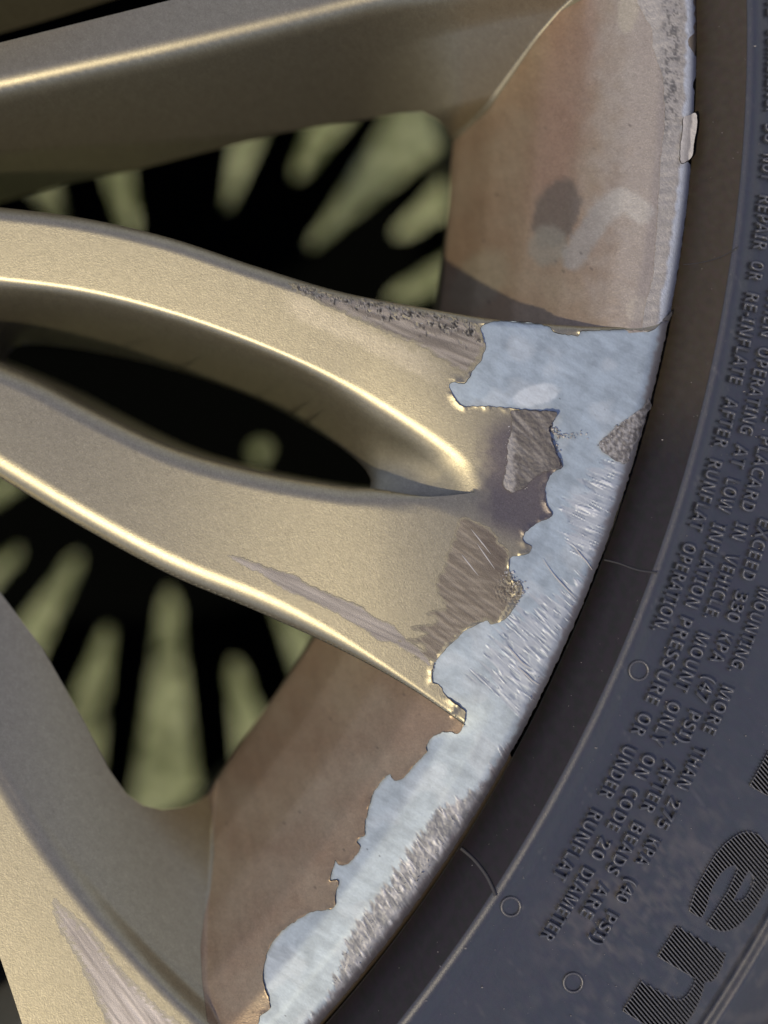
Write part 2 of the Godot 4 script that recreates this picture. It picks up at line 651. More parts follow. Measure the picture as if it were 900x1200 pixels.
func fringed(poly: PackedVector2Array, tint: Callable, width: float, edge := 0.6) -> Callable:
	var c := Curve2D.new()
	c.bake_interval = 3.0
	for p in poly:
		c.add_point(p)
	c.add_point(poly[0])
	return func(u, v):
		var d := dist(c, V(u, v)) - width * (0.25 + 0.9 * noise2.get_noise_2d(u * 16.0 + v * 6.0, v * 30.0))
		var base: Color = tint.call(u, v)
		return Color(base.r * 0.66, base.g * 0.61, base.b * 0.53).lerp(gray(GOLD, edge), smoothstep(width * 0.7, 0.0, d) * 0.9)

func t_scrape(u: float, v: float) -> Color:
	# crumbled above, rubbed smooth below
	var t := (v - 333.0) / (0.44 * maxf(u - 337.0, 0.0) + 14.0)
	var k := along(u, v, 0.40, 30.0, 3.0)
	var smoothed := Color(0.26, 0.25, 0.24).lerp(Color(0.52, 0.51, 0.50), smoothstep(-0.4, 0.5, k))
	var crumb := Color(0.05, 0.05, 0.05).lerp(Color(0.62, 0.64, 0.66), smoothstep(-0.4, 0.5, nz(u, v, 30.0) + 0.7 * nz(u, v, 11.0)))
	var m := smoothstep(0.35, 0.65, t + 0.35 * nz(u, v, 7.0))
	return gray(crumb.lerp(smoothed, m), 1.0 + 0.15 * nz(u, v, 60.0))

func crumbs(u: float, v: float) -> float:
	var t := (v - 333.0) / (0.44 * maxf(u - 337.0, 0.0) + 14.0)
	var m := smoothstep(0.65, 0.35, t + 0.35 * nz(u, v, 7.0))
	return m * (2.6 * nz(u, v, 11.0) + 1.7 * nz(u, v, 30.0)) + 0.5 * along(u, v, 0.40, 30.0, 3.0)

func t_scuff(u: float, v: float) -> Color:
	var k := along(u, v, 0.62, 26.0, 2.6) + 0.5 * along(u, v, 0.18, 40.0, 3.0)
	var c := Color(0.27, 0.25, 0.22).lerp(Color(0.45, 0.43, 0.39), smoothstep(-0.4, 0.6, k))
	var dark := smoothstep(550.0, 578.0, u - 0.25 * (v - 640.0)) * smoothstep(686.0, 660.0, v)
	c = c.lerp(Color(0.17, 0.15, 0.14), 0.75 * dark)
	c = c.lerp(Color(0.42, 0.41, 0.39), 0.7 * smoothstep(0.25, 0.5, along(u, v, 0.72, 34.0, 2.2)) * dark)
	c = c.lerp(Color(0.09, 0.085, 0.08), 0.7 * smoothstep(20.0, 5.0, V(u - 600.0, v - 690.0).length()) * smoothstep(-0.1, 0.3, nz(u, v, 24.0)))
	return gray(c, 1.0 + 0.18 * nz(u, v, 60.0))

func t_graze(u: float, v: float) -> Color:
	var k := along(u, v, 0.44, 60.0, 2.8)
	return gray(Color(0.27, 0.265, 0.265).lerp(Color(0.45, 0.445, 0.44), smoothstep(-0.4, 0.5, k)), 1.0 + 0.1 * nz(u, v, 60.0))

func t_rub(u: float, v: float) -> Color:
	var k := along(u, v, 0.93, 70.0, 4.0) + 0.4 * along(u, v, 0.93, 30.0, 1.8)
	return gray(Color(0.33, 0.32, 0.31).lerp(Color(0.60, 0.59, 0.58), smoothstep(-0.4, 0.6, k)), 1.0 + 0.12 * nz(u, v, 50.0))

func t_lump(u: float, v: float) -> Color:
	var k := nz(u, v, 14.0) + 0.7 * along(u, v, -0.55, 18.0, 3.0)
	return Color(0.15, 0.145, 0.14).lerp(Color(0.34, 0.335, 0.33), smoothstep(-0.4, 0.5, k))

func t_flake(u: float, v: float) -> Color:
	var c := Color(0.12, 0.11, 0.10).lerp(Color(0.25, 0.235, 0.215), smoothstep(-0.2, 0.6, along(u, v, 0.75, 24.0, 3.0)))
	var rimmed := smoothstep(607.0, 599.0, u + 5.0 * nz(u, v, 12.0)) * smoothstep(500.0, 515.0, v)
	c = c.lerp(Color(0.40, 0.385, 0.36), 0.7 * rimmed)
	return gray(c, 1.0 + 0.2 * nz(u, v, 40.0))

func t_lip(u: float, v: float) -> Color:
	var r := V(u - HX, v - HY).length()
	var c := Color(0.36, 0.345, 0.32)
	c = gray(c, 1.0 + 0.22 * along(u, v, -0.12, 22.0, 4.0) + 0.15 * nz(u, v, 40.0))
	var dark := smoothstep(-0.05, 0.35, nz(u, v * 0.7, 10.0) * 0.8 + 0.4 * nz(u, v, 3.0) + 0.7 * nz(u, v, 38.0)) * smoothstep(185.0, 130.0, v) * smoothstep(1708.0, 1722.0, r) * smoothstep(1741.0, 1730.0, r)
	c = c.lerp(Color(0.09, 0.09, 0.09), 0.8 * dark)
	c = c.lerp(Color(0.55, 0.60, 0.66), smoothstep(1740.0, 1744.0, r + 3.0 * nz(u, v, 5.0)))
	return c

func t_tyre(u: float, v: float) -> Color:
	var c := Color(0.021, 0.0235, 0.029)
	var k := smoothstep(-0.1, 0.6, nz(u, v, 2.5) + 0.5 * nz(u, v, 9.0))
	var r := V(u - TX, v - TY).length()
	var dusty := smoothstep(1870.0, 1990.0, r) * smoothstep(840.0, 1050.0, v)
	c = c.lerp(Color(0.085, 0.078, 0.068), 0.40 * dusty * k + 0.05 * k)
	var smear := ell(u, v, 735.0, 1050.0, 95.0, 60.0, -0.6, 0.8) * smoothstep(-0.2, 0.5, along(u, v, 0.3, 60.0, 12.0) + 0.7 * nz(u, v, 8.0))
	c = c.lerp(Color(0.13, 0.115, 0.095), 0.5 * smear)
	c = c.lerp(Color(0.10, 0.095, 0.09), 0.35 * smoothstep(0.35, 0.5, along(u, v, 0.9, 50.0, 3.0)) * smoothstep(0.0, 0.3, nz(u + 33.0, v, 4.0)))
	return gray(c, 1.0 + 0.2 * nz(u, v, 20.0))

func _ready() -> void:
	# ------------------------------------------------------------ camera, sky, sun, exposure
	var cam := Camera3D.new()
	cam.name = "camera"
	cam.position = Vector3(0, FACE + EYE * PX, 0)
	cam.rotation.x = -PI / 2.0
	var eye := CameraAttributesPhysical.new()
	eye.frustum_focal_length = 29.73
	eye.frustum_focus_distance = 0.2297
	eye.frustum_near = 0.01
	eye.frustum_far = 400.0
	eye.exposure_aperture = 2.9
	cam.attributes = eye
	cam.fov = rad_to_deg(2.0 * atan(600.0 / EYE))
	cam.near = 0.01
	cam.far = 400.0
	add_child(cam)
	cam.current = true
	var env := Environment.new()
	env.background_mode = Environment.BG_SKY
	var sky := Sky.new()
	var sun_from := Vector3(-0.40, 0.835, 0.38).normalized()
	var sm := PanoramaSkyMaterial.new()
	sm.panorama = clear_sky(sun_from)
	sm.energy_multiplier = 0.95
	sky.sky_material = sm
	env.sky = sky
	env.tonemap_mode = Environment.TONE_MAPPER_LINEAR
	env.tonemap_exposure = 1.09
	env.sdfgi_enabled = true
	env.ssao_enabled = true
	env.ssil_enabled = true
	var we := WorldEnvironment.new()
	we.name = "world_environment"
	we.environment = env
	add_child(we)
	var sun := DirectionalLight3D.new()
	sun.name = "sun"
	sun.light_energy = 0.72
	sun.light_color = Color(1.0, 0.93, 0.80)
	sun.light_angular_distance = 1.5
	sun.shadow_enabled = true
	add_child(sun)
	sun.look_at_from_position(sun_from, Vector3.ZERO)

	# ------------------------------------------------------------ noise and profiles
	noise = fnoise(FastNoiseLite.TYPE_SIMPLEX_SMOOTH, 0.01, 2, 7)
	noise2 = fnoise(FastNoiseLite.TYPE_PERLIN, 0.01, 2, 21)
	ring_table = table([V(1380, 520), V(1487, 200), V(1530, 138), V(1580, 82), V(1630, 36), V(1680, 9), V(1712, 0), V(1742, 0), V(1749, 3), V(1754, 9), V(1757, 18), V(1800, 130)], 1380.0, 1800.0, 3)
	tyre_table = table([V(1755, 40), V(1765, 14), V(1775, -10), V(1790, -28), V(1802, -38), V(1809, -42), V(1817, -40), V(1828, -33), V(1850, -27), V(1930, -9), V(2010, 14), V(2080, 40), V(2128, 66), V(2134, 78), V(2140, 78), V(2146, 70), V(2170, 84), V(2215, 112), V(2250, 140)], 1755.0, 2250.0, 3)

	cU = curve([V(-220, 232), V(-100, 234), V(0, 243), V(100, 256), V(200, 279), V(300, 312), V(400, 342), V(500, 361), V(570, 373), V(640, 380), V(700, 383), V(745, 382), V(790, 374)])
	cB = curve([V(-220, 440), V(-100, 500), V(0, 560), V(100, 620), V(200, 674), V(300, 716), V(400, 762), V(480, 806), V(545, 850)])
	cC = curve([V(-220, 322), V(-100, 328), V(0, 340), V(100, 354), V(200, 380), V(300, 416), V(400, 460), V(470, 500), V(530, 540), V(556, 574)])
	cW = curve([V(6, 428), V(10, 415), V(20, 406), V(40, 403), V(100, 410), V(200, 432), V(300, 467), V(380, 511), V(420, 541), V(434, 561), V(432, 574)])
	cL = curve([V(-220, 340), V(-100, 385), V(0, 425), V(50, 447), V(100, 474), V(200, 522), V(300, 551), V(400, 569), V(440, 573), V(500, 582), V(556, 577)])
	cT = curve([V(-220, 152), V(-100, 128), V(0, 106), V(100, 84), V(200, 62), V(300, 38), V(400, 13), V(450, 0), V(520, -18), V(600, -36), V(720, -58)])
	cS = curve([V(-220, 600), V(-100, 748), V(0, 908), V(50, 988), V(100, 1053), V(150, 1109), V(200, 1160), V(245, 1201), V(300, 1245)])
	wall_poly = cC.get_baked_points()
	var back := cW.get_baked_points()
	back.reverse()
	var l_rev := cL.get_baked_points()
	l_rev.reverse()
	for p in l_rev:
		if p.x > 437.0:
			wall_poly.append(p + V(0.0, 7.0 * smoothstep(556.0, 530.0, p.x)))
	wall_poly.append_array(back)
	for p in l_rev:
		if p.x < 4.0:
			wall_poly.append(p + V(0.0, 5.0))

	# ------------------------------------------------------------ materials
	var grain := tex(fnoise(FastNoiseLite.TYPE_VALUE, 0.35, 2, 3), 512, 3.0)
	var dirt := tex(fnoise(FastNoiseLite.TYPE_SIMPLEX, 0.02, 4, 5), 512)
	var pits := tex(fnoise(FastNoiseLite.TYPE_SIMPLEX, 0.12, 4, 9), 512, 5.0)
	var flecks := fleck_texture()
	var m_paint := mat("gold_paint", 0.90, 0.43, grain, 0.07, 30.0)
	m_paint.albedo_texture = flecks
	var m_pocket := mat("dusty_shaded_gold", 0.5, 0.42, grain, 0.12, 24.0)
	m_pocket.albedo_texture = flecks
	var m_bare := mat("bare_metal", 0.50, 0.58, grain, 0.08, 60.0)
	var m_rough := mat("scraped_metal", 0.25, 0.6, pits, 0.45, 60.0)
	var m_edge := mat("paint_edge", 0.0, 0.8, null, 0.0, 1.0)
	var m_rubber := mat("rubber", 0.0, 0.42, pits, 0.22, 60.0)
	m_rubber.metallic_specular = 0.7
	m_rubber.clearcoat_enabled = true
	m_rubber.clearcoat = 0.35
	m_rubber.clearcoat_roughness = 0.3
	var m_strip := mat("smooth_rubber", 0.0, 0.6, pits, 0.06, 30.0)
	m_strip.metallic_specular = 0.35
	var m_dark := mat("dark_barrel", 0.2, 0.7, null, 0.0, 1.0)

	# ------------------------------------------------------------ ground and bank
	build_place()

	# ------------------------------------------------------------ the wheel
	var car_wheel := Node3D.new()
	car_wheel.name = "car_wheel"
	car_wheel.set_meta("label", "gold alloy car wheel with scraped, peeling rim, fitted with a black tyre, lying face up")
	car_wheel.set_meta("category", "wheel")
	add_child(car_wheel)
	car_wheel.position.y = FACE
	car_wheel.rotation.x = -PI / 2.0

	# the rim's ring and barrel, turned in one piece
	var full := thetas(0.5, -12.0, 62.0, 3.0)
	var prof: Array = []
	var r := 1745.0
	while r > 1487.0:
		prof.append(V(r, ring_z(r) + 4.0))
		r -= 5.0
	prof.append_array([V(1486, 206), V(1483, 214), V(1484, 226), V(1500, 262), V(1530, 330), V(1556, 420), V(1560, 900), V(1560, 1560)])
	prof.insert(0, V(1747, 40))
	prof.insert(0, V(1740, 70))
	prof.reverse()
	var a := fresh()
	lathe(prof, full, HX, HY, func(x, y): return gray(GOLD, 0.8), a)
	rim = done("alloy_rim", a, m_paint, car_wheel)
	a = fresh()
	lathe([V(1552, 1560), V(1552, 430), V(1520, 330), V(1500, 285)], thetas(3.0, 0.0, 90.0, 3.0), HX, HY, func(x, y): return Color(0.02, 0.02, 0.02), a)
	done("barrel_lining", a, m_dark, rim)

	a = fresh()
	lathe([V(20, 60), V(300, 66), V(420, 96), V(780, 112), V(790, 150), V(700, 420), V(0.5, 430)], thetas(4.0, 0.0, 90.0, 4.0), HX, HY, func(x, y): return GOLD, a)
	done("hub", a, m_paint, rim)
	# outlines of the damage
	var bare_pts: Array = [V(568, 402), V(563, 387), V(568, 380), V(583, 375.5), V(610, 376.5), V(633, 379), V(643, 382.5), V(653, 390), V(677, 393), V(681, 387.5), V(700, 387), V(730, 385.5), V(763, 387), V(777, 374), V(788, 365)]
	var bare_left: Array = [V(313, 1166), V(308, 1150), V(309, 1132), V(316, 1110), V(329, 1092), V(349, 1078), V(364, 1069), V(378, 1067), V(391, 1064), V(393, 1048), V(396, 1033), V(386, 1032), V(389, 1021), V(393, 1008), V(396, 1013), V(404, 1014), V(416, 1004), V(422, 993), V(418, 987), V(421, 981), V(427, 979), V(427, 965), V(431, 951), V(436, 932), V(447, 915), V(456, 907), V(460, 913), V(465, 915), V(473, 911), V(489, 893), V(500, 881), V(499, 875), V(504, 867), V(513, 860), V(527, 858), V(537, 860), V(543, 849), V(545, 835), V(533, 824), V(521, 815), V(516, 804), V(507, 800), V(507, 790), V(509, 776), V(517, 767), V(531, 752), V(544, 740), V(560, 731), V(572, 727), V(575, 732), V(587, 728), V(597, 720), V(603, 711), V(613, 689), V(601, 679), V(597, 668), V(597, 657), V(601, 651), V(611, 651), V(620, 647), V(623, 640), V(616, 637), V(613, 629), V(621, 619), V(635, 610), V(647, 605), V(643, 594), V(639, 581), V(640, 567), V(649, 553), V(659, 547), V(651, 527), V(645, 508), V(649, 493), V(653, 483), V(633, 481), V(610, 480), V(593, 478), V(567, 476.5), V(542, 476), V(535, 470), V(530, 462), V(526, 452), V(532, 448), V(542, 449), V(548, 445), V(555, 433), V(563, 423), V(568, 410)]
	var arc := lip_arc(1755.0, 380.0, 1262.0, 10.0)
	for p in arc:
		if p.y > 372.0:
			bare_pts.append(p)
	bare_pts.append_array([V(250, 1285), V(262, 1245), V(285, 1222), V(302, 1200), V(304, 1192), V(316, 1181)])
	bare_pts.append_array(bare_left)
	var bare := smooth_poly(bare_pts, 0.55)

	tear = Curve2D.new()
	tear.bake_interval = 4.0
	for p in bare:
		if V(p.x - HX, p.y - HY).length() < 1748.0:
			tear.add_point(p)
	var scrape := smooth_poly([V(337, 332), V(367, 337), V(390, 345), V(433, 351), V(467, 358), V(493, 363), V(513, 367), V(540, 374), V(560, 380), V(563, 387), V(568, 402), V(566, 413), V(557, 427), V(548, 437), V(533, 432), V(520, 423), V(507, 415), V(487, 403), V(457, 393), V(433, 382), V(400, 367), V(370, 353), V(350, 343)], 1.1, 40.0)
	var flake := smooth_poly([V(601, 497), V(598, 483), V(612, 480.5), V(630, 482), V(652, 484), V(648, 494), V(643, 502), V(647, 517), V(657, 545), V(651, 549), V(635, 554), V(624, 561), V(616, 570), V(608, 573), V(599, 576), V(590, 567), V(594, 545), V(595, 522), V(599, 509)], 0.8, 70.0)
	var scuff := smooth_poly([V(539, 607), V(551, 608), V(571, 617), V(583, 629), V(585, 637), V(596, 644), V(596.5, 657), V(596.5, 668), V(599, 679), V(612, 690), V(602, 711), V(596, 720), V(586, 727), V(575, 731), V(572, 727), V(560, 730), V(544, 739), V(531, 751), V(517, 766), V(509, 776), V(500, 772), V(484, 770), V(497, 757), V(466, 751), V(500, 744), V(480, 735), V(512, 729), V(498, 718), V(522, 712), V(513, 696), V(511, 684), V(516, 672), V(521, 660), V(528, 639), V(535, 620)], 0.9, 110.0)
	var graze := smooth_poly([V(265, 650), V(293, 657), V(323, 668), V(347, 675), V(360, 684), V(397, 700), V(423, 711), V(437, 722), V(460, 732), V(474, 747), V(496, 764), V(504, 780), V(478, 764), V(460, 754), V(443, 751), V(430, 741), V(397, 721), V(363, 704), V(333, 691), V(307, 674), V(285, 663)], 0.7, 150.0)
	var lump := smooth_poly([V(702, 521), V(710, 511), V(723, 499), V(739, 488), V(752, 479), V(761, 467), V(763, 474), V(752, 502), V(739, 533), V(734, 543), V(723, 540), V(708, 531)], 0.9, 190.0)
	var rub := smooth_poly([V(63, 1053), V(80, 1066), V(110, 1093), V(133, 1126), V(160, 1153), V(187, 1180), V(225, 1210), V(255, 1240), V(150, 1245), V(123, 1195), V(107, 1160), V(87, 1117), V(70, 1090), V(62, 1068)], 1.0, 230.0)
	var band_pts: Array = [V(743, -60), V(746, -20), V(748, 5), V(764, 35), V(765, 55), V(775, 85), V(778, 110), V(779, 135), V(777, 160), V(774, 190), V(772, 230), V(768, 290), V(764, 330), V(756, 358), V(753, 386), V(763, 387.5), V(777, 374.5)]
	var up_arc := lip_arc(1755.0, 366.0, -60.0, 7.0)
	for p in up_arc:
		var bite := 0.0
		if p.y < 195.0:
			bite = 2.0 + 5.0 * smoothstep(0.0, 0.5, nz(p.y, 0.0, 9.0)) + 8.0 * smoothstep(14.0, 4.0, absf(p.y - 50.0)) - 5.0 * smoothstep(14.0, 4.0, absf(p.y - 78.0)) + 4.0 * smoothstep(12.0, 4.0, absf(p.y - 172.0))
		band_pts.append(p + V(-bite, 0.0))
	var band := smooth_poly(band_pts, 0.5, 270.0)

	# spokes
	var spoke_out := PackedVector2Array()
	spoke_out.append_array(cU.get_baked_points())
	for p in lip_arc(1754.0, 376.0, 850.0, 6.0):
		spoke_out.append(p)
	var tmp := cB.get_baked_points()
	tmp.reverse()
	var lower_edge_left := PackedVector2Array()
	for p in tmp:
		if p.x > 400.0:
			spoke_out.append(p)
		else:
			if lower_edge_left.is_empty():
				spoke_out.append(p)
			lower_edge_left.append(p)
	var l_pts := cL.get_baked_points()
	var l_back := l_pts.duplicate()
	l_back.reverse()
	for p in l_back:
		if p.x > 437.0:
			spoke_out.append(p + V(0.0, 6.0 * smoothstep(556.0, 530.0, p.x)))
	for p in back:
		spoke_out.append(p)
	for p in l_back:
		if p.x < 4.0:
			spoke_out.append(p + V(0.0, 4.0))
	var low_poly := l_pts.duplicate()
	for p in lower_edge_left:
		low_poly.append(p)

	a = fresh()
	sheet(spoke_out, [bare], 2.6, h_spoke, t_mid, 2.4, a)
	sheet(low_poly, [], 3.0, h_low, t_mid, 2.4, a)
	skirt(cU.get_baked_points(), h_mid, 2.4, 230.0, 6.0, gray(GOLD, 1.0), a, false)
	skirt(cB.get_baked_points(), h_mid, 2.4, 230.0, -4.0, gray(GOLD, 1.0), a, false)
	skirt(cL.get_baked_points().slice(0, -32), h_low, 2.4, 200.0, 6.0, gray(GOLD, 1.0), a, false)
	done("spoke", a, m_paint, rim)

	# upper spoke: its lower arm, and the wall of the arm above it
	var top_poly := PackedVector2Array([V(-220, 106), V(-100, 76), V(0, 50), V(100, 25), V(200, 0), V(320, -30), V(460, -62), V(720, -75), V(700, -10), V(655, 14), V(626, 50), V(597, 94), V(570, 132), V(531, 167), V(527, 160), V(522, 150), V(512, 140), V(495, 131), V(470, 132), V(430, 140), V(380, 147), V(330, 156), V(250, 176), V(160, 199), V(75, 216), V(0, 238), V(-100, 262), V(-220, 290)])
	a = fresh()
	sheet(top_poly, [], 3.0, h_top, t_arm, 1.2, a)
	skirt(PackedVector2Array([V(-220, 106), V(-100, 76), V(0, 50), V(100, 25), V(200, 0), V(320, -30), V(460, -62)]), h_top, 1.2, 220.0, 6.0, GOLD, a, false)
	done("spoke", a, m_paint, rim)
	var above := smooth_poly([V(-220, 92), V(-100, 66), V(0, 39), V(60, 22), V(130, 0), V(220, -28), V(300, -60), V(100, -160), V(-220, -120)])
	a = fresh()
	sheet(above, [], 6.0, func(u, v): return 60.0 + 1.5 * (v + 60.0 + 0.28 * u), t_arm, 0.0, a)
	done("spoke", a, m_paint, rim)

	# lower spoke
	var bot_poly := PackedVector2Array([V(-220, 560), V(-150, 600), V(-60, 640), V(0, 694), V(50, 760), V(100, 848), V(128, 902), V(148, 930), V(168, 944), V(190, 949), V(215, 946), V(232, 939), V(245, 930), V(249, 960), V(251, 1000), V(247, 1040), V(239, 1075), V(235, 1110), V(237, 1150), V(243, 1197), V(275, 1225), V(300, 1250), V(40, 1250), V(26, 1200), V(15, 1166), V(0, 1122), V(-40, 1030), V(-120, 900), V(-220, 760)])
	a = fresh()
	sheet(bot_poly, [rub], 3.0, h_bot, t_arm, 1.2, a)
	skirt(PackedVector2Array([V(40, 1250), V(26, 1200), V(15, 1166), V(0, 1122), V(-40, 1030), V(-120, 900)]), h_bot, 1.2, 220.0, 6.0, GOLD, a, false)
	done("spoke", a, m_paint, rim)

	# painted pockets between the spokes
	var pocket_top := PackedVector2Array([V(720, -75), V(700, -10), V(655, 14), V(626, 50), V(597, 94), V(570, 132), V(531, 167), V(528, 200), V(526, 250), V(522, 300), V(516, 372), V(640, 391), V(700, 393), V(753, 389), V(777, 374.5), V(790, 366), V(826, -75)])
	a = fresh()
	sheet(pocket_top, [band], 3.0, h_top, t_pocket, 1.0, a)
	done("rim_pocket", a, m_pocket, rim)
	var pocket_low := PackedVector2Array([V(385, 725), V(368, 750), V(330, 805), V(285, 865), V(245, 930), V(249, 960), V(251, 1000), V(247, 1040), V(239, 1075), V(235, 1110), V(237, 1150), V(243, 1197), V(275, 1225), V(300, 1250), V(390, 1250), V(600, 890), V(580, 830), V(480, 770)])
	a = fresh()
	sheet(pocket_low, [bare], 2.6, h_pocket, t_pocket, 1.6, a)
	done("rim_pocket", a, m_pocket, rim)

	# bare metal, the torn edge of the paint, scrapes
	a = fresh()
	sheet(bare, [], 1.6, d_bare, t_bare, 0.6, a)
	skirt(lip_arc(1754.0, 366.0, 1262.0, 8.0), h_ring, -2.0, 46.0, 0.0, Color(0.25, 0.24, 0.25), a, false)
	done("bare_metal_patch", a, m_bare, rim)
	a = fresh()
	var torn := PackedVector2Array()
	for p in bare:
		if V(p.x - HX, p.y - HY).length() < 1748.0 and p.y < 1240.0:
			torn.append(p)
	skirt(bare, func(u, v): return h_bare(u, v) - curl(u, v), 2.3, 3.0, 1.1, Color(0.05, 0.045, 0.04), a, true)
	done("torn_paint_edge", a, m_edge, rim)

	a = fresh()
	sheet(scrape, [], 1.4, func(u, v): return h_mid(u, v) + crumbs(u, v), fringed(scrape, t_scrape, 5.0), 3.0, a)
	done("scraped_patch", a, m_rough, rim)
	a = fresh()
	sheet(scuff, [], 1.4, func(u, v): return h_mid(u, v) + 0.6 * along(u, v, 0.62, 26.0, 2.6) + 2.6 * smoothstep(24.0, 6.0, V(u - 598.0, v - 690.0).length()) * nz(u, v, 22.0), fringed(scuff, t_scuff, 4.0), 2.9, a)
	done("scraped_patch", a, m_rough, rim)
	a = fresh()
	sheet(graze, [], 1.4, func(u, v): return h_mid(u, v) + 0.5 * along(u, v, 0.44, 60.0, 2.8), fringed(graze, func(u, v): return gray(t_graze(u, v), 1.5), 2.0, 0.75), 2.9, a)
	done("scraped_patch", a, m_rough, rim)
	a = fresh()
	sheet(rub, [], 1.4, func(u, v): return h_bot(u, v) + 0.6 * along(u, v, 0.93, 70.0, 4.0), fringed(rub, func(u, v): return gray(t_rub(u, v), 1.75), 9.0, 0.9), 1.2, a)
	done("scraped_patch", a, m_rough, rim)
	a = fresh()
	sheet(lump, [], 1.4, func(u, v): return h_bare(u, v) + 0.9 * nz(u, v, 16.0) + 0.9 * along(u, v, -0.55, 22.0, 3.0), t_lump, 2.4, a)
	done("scraped_patch", a, m_rough, rim)
	a = fresh()
	sheet(flake, [], 1.5, func(u, v): return h_mid(u, v) + 1.0 * nz(u, v, 12.0) + 0.5 * along(u, v, 0.75, 24.0, 3.0) - 6.0 * smoothstep(600.0, 655.0, u) - 2.5 * smoothstep(540.0, 572.0, v), t_flake, 4.0, a)
	skirt(flake, func(u, v): return h_mid(u, v) - 6.0 * smoothstep(600.0, 655.0, u) - 2.5 * smoothstep(540.0, 572.0, v), 4.0, 7.0, -0.8, Color(0.30, 0.28, 0.24), a, true)
	var fl := done("lifted_paint_flake", a, m_rough, rim)
	fl.set_meta("label", "lifted grey brown paint flake at the foot of the spoke")
	a = fresh()
	sheet(band, [], 2.0, func(u, v): return h_ring(u, v) + 0.9 * along(u, v, -0.12, 22.0, 4.5) + 0.3 * nz(u, v, 35.0), t_lip, 1.6, a)
	skirt(up_arc, h_ring, 1.0, 50.0, 4.0, Color(0.2, 0.2, 0.22), a, false)
	done("scraped_lip", a, m_rough, rim)

	var chip := smooth_poly([V(801, 139), V(808, 135), V(816, 133), V(816.5, 150), V(813, 168), V(811, 183), V(799, 191), V(797.5, 172), V(800, 156)], 0.3, 300.0)
	a = fresh()
	sheet(chip, [], 2.0, func(u, v): return ring_z(minf(V(u - HX, v - HY).length(), 1752.0)) + 0.5 * nz(u, v, 8.0), func(u, v): return gray(Color(0.56, 0.54, 0.50), 1.0 + 0.15 * nz(u, v, 20.0)), 5.0, a)
	skirt(chip, func(u, v): return ring_z(minf(V(u - HX, v - HY).length(), 1752.0)), 5.0, 1.0, -0.6, Color(0.10, 0.09, 0.08), a, true)
	var ch := done("folded_paint_chip", a, m_rough, rim)
	ch.set_meta("label", "folded beige paint chip hanging over the upper lip edge")
	crumb_trail(m_rough)
	# hairline scratches in the paint and across the bare metal
	var lines: Array = [
		[V(559, 637), V(566, 647), V(573, 657), V(580, 667), true], [V(552, 620), V(560, 630), V(568, 640), V(575, 649), true], [V(541, 650), V(549, 660), V(556, 669), V(561, 675), true],
		[V(636, 655), V(646, 670), V(658, 684), V(675, 702), true], [V(672, 640), V(680, 650), V(687, 658), V(694, 668), true], [V(594, 757), V(604, 768), V(612, 777), V(622, 784), true], [V(606, 782), V(616, 790), V(624, 798), V(632, 803), true],
	]
	for l in lines:
		a = fresh()
		ribbon([l[0], l[1], l[2], l[3]], 0.7 if l[4] else 0.55, Color(0.48, 0.47, 0.45) if l[4] else Color(0.10, 0.09, 0.07), a)
		done("scratch", a, m_edge, rim)
	build_tyre(car_wheel, m_rubber, m_strip)
	build_panel()

func ribbon(pts: Array, w: float, col: Color, a: Array) -> void:
	var line := curve(pts).get_baked_points()
	for i in line.size():
		var p := line[i]
		var t := (line[mini(i + 1, line.size() - 1)] - line[maxi(i - 1, 0)]).normalized()
		var s := V(-t.y, t.x) * w * sin(PI * (0.06 + 0.88 * i / maxf(1.0, line.size() - 1.0)))
		var k: int = a[0].size()
		for e in [-1.0, 0.0, 1.0]:
			var q: Vector2 = p + s * e
			a[0].append(pt(q.x, q.y, h_mid(q.x, q.y) - 3.3 - (0.5 if e == 0.0 else 0.0)))
			a[1].append((Vector3(s.x, -s.y, 0).normalized() * e * 0.7 + Vector3(0, 0, 1)).normalized())
			a[2].append(col)
		if i > 0:
			a[3].append_array([k - 3, k - 2, k + 1, k - 3, k + 1, k, k - 2, k - 1, k + 2, k - 2, k + 2, k + 1])

